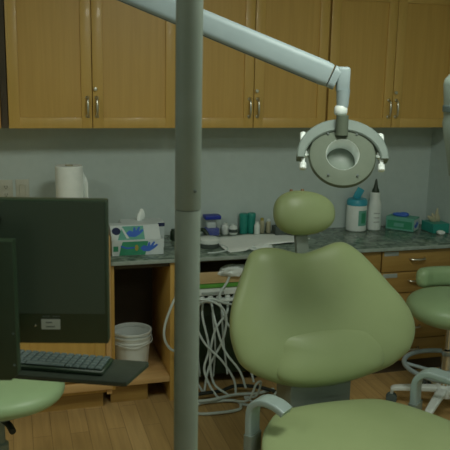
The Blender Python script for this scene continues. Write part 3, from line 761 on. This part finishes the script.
# ------------------------------------------------------------------ dental chair
t = thing('dental_chair', 'large green dental chair with headrest in the centre', 'dental chair', (1.07, -1.75, 0))
TH = math.radians(20); O = Vector((1.066, -1.629, .55)); X = Vector((1, 0, 0)); Z = Vector((0, math.sin(TH), math.cos(TH)))
out = [(-0.192, 0.503), (-0.13, 0.499), (-0.04, 0.476), (0.030, 0.490), (0.115, 0.512), (0.178, 0.478), (0.241, 0.408), (0.289, 0.346), (0.336, 0.286), (0.368, 0.222), (0.374, 0.16), (0.347, 0.098), (0.30, 0.064), (0.24, 0.036), (0.093, 0.003), (-0.001, -0.004), (-0.071, -0.002), (-0.144, 0.012), (-0.207, 0.034), (-0.265, 0.061), (-0.312, 0.103), (-0.335, 0.17), (-0.338, 0.23), (-0.327, 0.294), (-0.300, 0.364), (-0.262, 0.445), (-0.236, 0.488)]
out = [(a*1.0+.006+.030*max(0, a)/.37, -.004+(b-.003)*1.025-.008*max(0, (.2-b)/.2)) for a, b in out]
N = X.cross(Z)   # towards camera
def dish(a, b): return -.014*math.exp(-((a-.02)/.16)**2)*min(1, max(0, (b-.12)/.3))
build('backrest', cushion(bm_new(), out, O-N*.045, X, Z, .072, .05, 2.8, 18, dish), 'vinyl', t)
bol = [(-0.182, 0.125), (-0.180, 0.165), (-0.140, 0.192), (0.008, 0.205), (0.170, 0.194), (0.225, 0.160), (0.256, 0.105), (0.246, 0.045), (0.200, 0.016), (0.102, -0.006), (-0.019, -0.012), (-0.135, 0.004), (-0.186, 0.045)]
build('lumbar_cushion', cushion(bm_new(), bol, O-N*.014, X, Z, .060, .01, 2.3, 18), 'vinyl', t)
build('back_shell', cushion(bm_new(), [(a*.9, .25+(b-.25)*.88) for a, b in out], O-N*.098, X, Z, .01, .02, 4, 8), 'joint_paint', t)
# headrest
HO = O+X*(-.012)+Z*.632
Rh = Matrix.Rotation(math.radians(3), 3, 'Y') @ Matrix.Rotation(-TH, 3, 'X')
def hw(v):
    k = 1+.10*max(-1, min(1, -v.x/.12)); return Vector((v.x, v.y-.012*(1-(v.x/.13)**2)*0, v.z*k))
hr = build('headrest', ellipsoid(bm_new(), HO-N*.02, (.122, .062, .084), Rh, .86, .8, 44, 26, hw), 'vinyl', t)
bm = bm_new()
for dx in (-.028, .018): lathe(bm, [(.006, 0), (.008, .008), (.006, .02), (.001, .022)], HO+X*(dx-.005)-N*.05+Z*.078, 12, tuple(Z))
build('knob', bm, 'orange', hr)
bm = bm_new(); sweep(bm, [O+Z*.43+X*(-.022)-N*.055, O+Z*.585+X*(-.022)-N*.05], rrect(.012, .025, .004), up=tuple(N)); build('headrest_stem', bm, 'grey_metal', t)
# column below
build('column', B(.945, 1.190, -1.60, -1.44, .20, .70, .012), 'grey_metal', t)
build('under_frame', B(.92, 1.26, -2.30, -1.50, .27, .395, .02), 'joint_paint', t)
build('pedestal', B(.98, 1.20, -2.05, -1.62, .03, .27, .02), 'joint_paint', t)
build('floor_plate', B(.90, 1.28, -2.40, -1.50, .001, .03, .01), 'joint_paint', t)
# seat
so = [(.86, -1.700), (.98, -1.672), (1.12, -1.668), (1.245, -1.685), (1.32, -1.745), (1.385, -1.84), (1.435, -1.95), (1.46, -2.10), (1.46, -2.25), (1.40, -2.42), (1.25, -2.50), (1.07, -2.52), (.88, -2.50), (.74, -2.42), (.69, -2.25), (.69, -2.08), (.715, -1.95), (.75, -1.85), (.79, -1.78)]
def sd(a, b): return .0
build('seat', cushion(bm_new(), [(a, b) for a, b in so], (0, 0, .472), (1, 0, 0), (0, 1, 0), .036, .065, 4.5, 20), 'vinyl', t)
# armrests: flat band rising from a post and curling over
def armrest(bx, by, L, top):
    d = Vector((.62, -.78, 0)).normalized()
    pts = [(0, .36), (0, .44), (-.002, top-.06), (.012, top-.022), (.045, top-.002), (.085, top-.003), (L*.85, top-.010), (L, top-.020)]
    path = cr([(bx+d.x*a, by+d.y*a, z) for a, z in pts], 6)
    side = Vector((d.y, -d.x, 0))
    bm = bm_new(); n = len(path)
    sweep(bm, path, rrect(.031, .012, .006, 3), up=tuple(side))
    a_ = build('armrest', bm, 'armrest_paint', t)
    bm = bm_new(); sweep(bm, [Vector((bx, by, .25)), Vector((bx, by, .475))], rrect(.034, .017, .008, 3), up=tuple(side)); build('armrest_post', bm, 'grey_metal', t)
    bm = bm_new(); box(bm, min(bx, 1.0), max(bx, 1.1), by-.03, by+.03, .30, .35, .01); build('armrest_bracket', bm, 'joint_paint', t)
armrest(.735, -1.795, .128, .606)
armrest(1.396, -1.715, .19, .603)

# ------------------------------------------------------------------ stools
def star_base(t, cx, cy, angs, R_, m='white_plastic', zc=.095):
    for a in angs:
        a = math.radians(a); dx, dy = math.cos(a), math.sin(a)
        bm = bm_new()
        path = cr([(cx+dx*.03, cy+dy*.03, zc+.015), (cx+dx*R_*.5, cy+dy*R_*.5, zc+.006), (cx+dx*R_*.93, cy+dy*R_*.93, zc-.008), (cx+dx*R_, cy+dy*R_, zc-.02)], 5)
        sweep(bm, path, rrect(.013, .022, .008, 3), up=(0, 0, 1), scale=[1.15-.35*i/(len(path)-1) for i in range(len(path))])
        lg = build('base_leg', bm, m, t)
        bm = bm_new(); px, py = cx+dx*R_, cy+dy*R_
        for s in (-1, 1):
            lathe(bm, [(.012, -.006), (.026, -.007), (.0285, 0), (.026, .007), (.012, .006)], (px-dy*s*.013, py+dx*s*.013, .029), 20, (-dy, dx, 0))
        build('caster', bm, 'key', lg)
        bm = bm_new(); lathe(bm, [(.007, -.016), (.007, .016)], (px, py, .029), 10, (-dy, dx, 0)); sweep(bm, [Vector((px, py, .035)), Vector((px, py, .085))], circ(.008, 10)); build('caster_fork', bm, 'white_plastic', lg)
    build('hub', lathe(bm_new(), [(.045, zc-.02), (.05, zc), (.04, zc+.03), (.03, zc+.04)], (cx, cy, 0), 24), m, t)
sxr, syr = 2.045, -.93
t = thing('stool', 'green operator stool with chrome foot ring beside the oak drawers', 'stool', (sxr, syr, 0), 'green dental stools')
star_base(t, sxr, syr, [150, 222, 294, 6, 78], .255)
build('gas_column', lathe(bm_new(), [(.027, .12), (.027, .32), (.016, .325), (.016, .47)], (sxr, syr, 0), 24), 'chrome', t)
build('seat', ellipsoid(bm_new(), (sxr, syr, .540), (.215, .20, .078), RX(3), .85, .9, 44, 22), 'vinyl_cool', t)
build('seat_plate', lathe(bm_new(), [(.06, .455), (.11, .468), (.11, .474)], (sxr, syr, 0), 28), 'rubber', t)
fr = [(sxr+.205*math.cos(k*PI/12), syr+.205*math.sin(k*PI/12), .235) for k in range(24)]
ring = build('foot_ring', tube(bm_new(), fr, .012, 12, 3, True), 'arm_paint', t)
bm = bm_new()
for a in (35, 155, 275):
    a = math.radians(a); tube(bm, [(sxr+.028*math.cos(a), syr+.028*math.sin(a), .195), (sxr+.202*math.cos(a), syr+.202*math.sin(a), .233)], .009, 10, 0)
lathe(bm, [(.028, .175), (.034, .178), (.034, .215), (.028, .218)], (sxr, syr, 0), 24, cap=False)
build('ring_spoke', bm, 'arm_paint', t)
bm = bm_new()
path = cr([(1.975, -.728, .635), (2.06, -.700, .633), (2.16, -.705, .632), (2.25, -.75, .632), (2.31, -.83, .633), (2.325, -.90, .635)], 24)
cum = [0]
for i in range(1, len(path)): cum.append(cum[-1]+(path[i]-path[i-1]).length)
sc = [max(.12, math.sqrt(max(0, 1-(1-min(1, (min(d_, cum[-1]-d_)+.0006)/.042))**2))) for d_ in cum]
sweep(bm, path, rrect(.053, .036, .034, 6), up=(0, 0, 1), scale=sc); build('backrest', bm, 'vinyl_cool', t)
build('backrest_bracket', tube(bm_new(), [(2.12, -.82, .47), (2.19, -.73, .48), (2.22, -.70, .56), (2.21, -.72, .60)], .012, 12), 'rubber', t)

sxl, syl = -.085, -1.33
t = thing('stool', 'green operator stool below the monitor at the left', 'stool', (sxl, syl, 0), 'green dental stools')
star_base(t, sxl, syl, [53, 125, 197, 269, 341], .275)
build('gas_column', lathe(bm_new(), [(.027, .12), (.027, .30), (.016, .305), (.016, .42)], (sxl, syl, 0), 24), 'joint_paint', t)
build('seat', ellipsoid(bm_new(), (sxl, syl, .516), (.236, .225, .060), None, .85, .9, 44, 22), 'vinyl_cool', t)
build('seat_plate', lathe(bm_new(), [(.06, .42), (.11, .435), (.11, .455)], (sxl, syl, 0), 28), 'joint_paint', t)
build('height_lever', tube(bm_new(), [(sxl+.0, syl-.03, .415), (sxl+.03, syl-.08, .41), (sxl+.045, syl-.13, .405)], .012, 10), 'rubber', t)

# ------------------------------------------------------------------ ceiling lights
def ceil_light(x, y, p):
    t = thing('ceiling_light', 'square ceiling light panel above the treatment room', 'ceiling light', (x, y, ZC-.02), 'ceiling light panels')
    bm = bm_new(); box(bm, x-.30, x+.30, y-.30, y-.285, ZC-.02, ZC-.001); box(bm, x-.30, x+.30, y+.285, y+.30, ZC-.02, ZC-.001); box(bm, x-.30, x-.285, y-.285, y+.285, ZC-.02, ZC-.001); box(bm, x+.285, x+.30, y-.285, y+.285, ZC-.02, ZC-.001)
    build('frame', bm, 'white_plastic', t, smooth=False)
    build('diffuser', B(x-.284, x+.284, y-.284, y+.284, ZC-.008, ZC-.002), 'light_panel', t, smooth=False)
    l = bpy.data.lights.new('panel_lamp', 'AREA'); l.shape = 'SQUARE'; l.size = .56; l.energy = p; l.color = (.95, 1, .90)
    o = bpy.data.objects.new('panel_lamp', l); COL.objects.link(o); o.location = (x, y, ZC-.025)
ceil_light(1.0, -2.45, 17)
ceil_light(-1.2, -2.45, 9)
ceil_light(1.2, -4.3, 9)
w = bpy.data.worlds.new('world'); bpy.context.scene.world = w; w.use_nodes = True
w.node_tree.nodes['Background'].inputs[0].default_value = (.05, .07, .05, 1)

# ------------------------------------------------------------------ camera
F, YAW, PIT, ROL = 734., .2828, .2062, .0195
cam = bpy.data.cameras.new('camera'); co = bpy.data.objects.new('camera', cam); COL.objects.link(co)
fw = Vector((math.sin(YAW)*math.cos(PIT), math.cos(YAW)*math.cos(PIT), -math.sin(PIT)))
r = Vector((math.cos(YAW), -math.sin(YAW), 0)); u = r.cross(fw)
R2 = r*math.cos(ROL)+u*math.sin(ROL); U2 = u*math.cos(ROL)-r*math.sin(ROL)
m3 = Matrix((R2, U2, -fw)).transposed()
co.matrix_world = Matrix.Translation((0, -3.944, 1.6585)) @ m3.to_4x4()
cam.sensor_width = 36; cam.lens = 36*F/450; cam.clip_start = .05
cam.dof.use_dof = True; cam.dof.focus_distance = 2.8; cam.dof.aperture_fstop = 7
S = bpy.context.scene; S.camera = co
S.view_settings.view_transform = 'Standard'; S.view_settings.look = 'None'; S.view_settings.gamma = 1
S.view_settings.exposure = .28
S.view_settings.use_curve_mapping = False
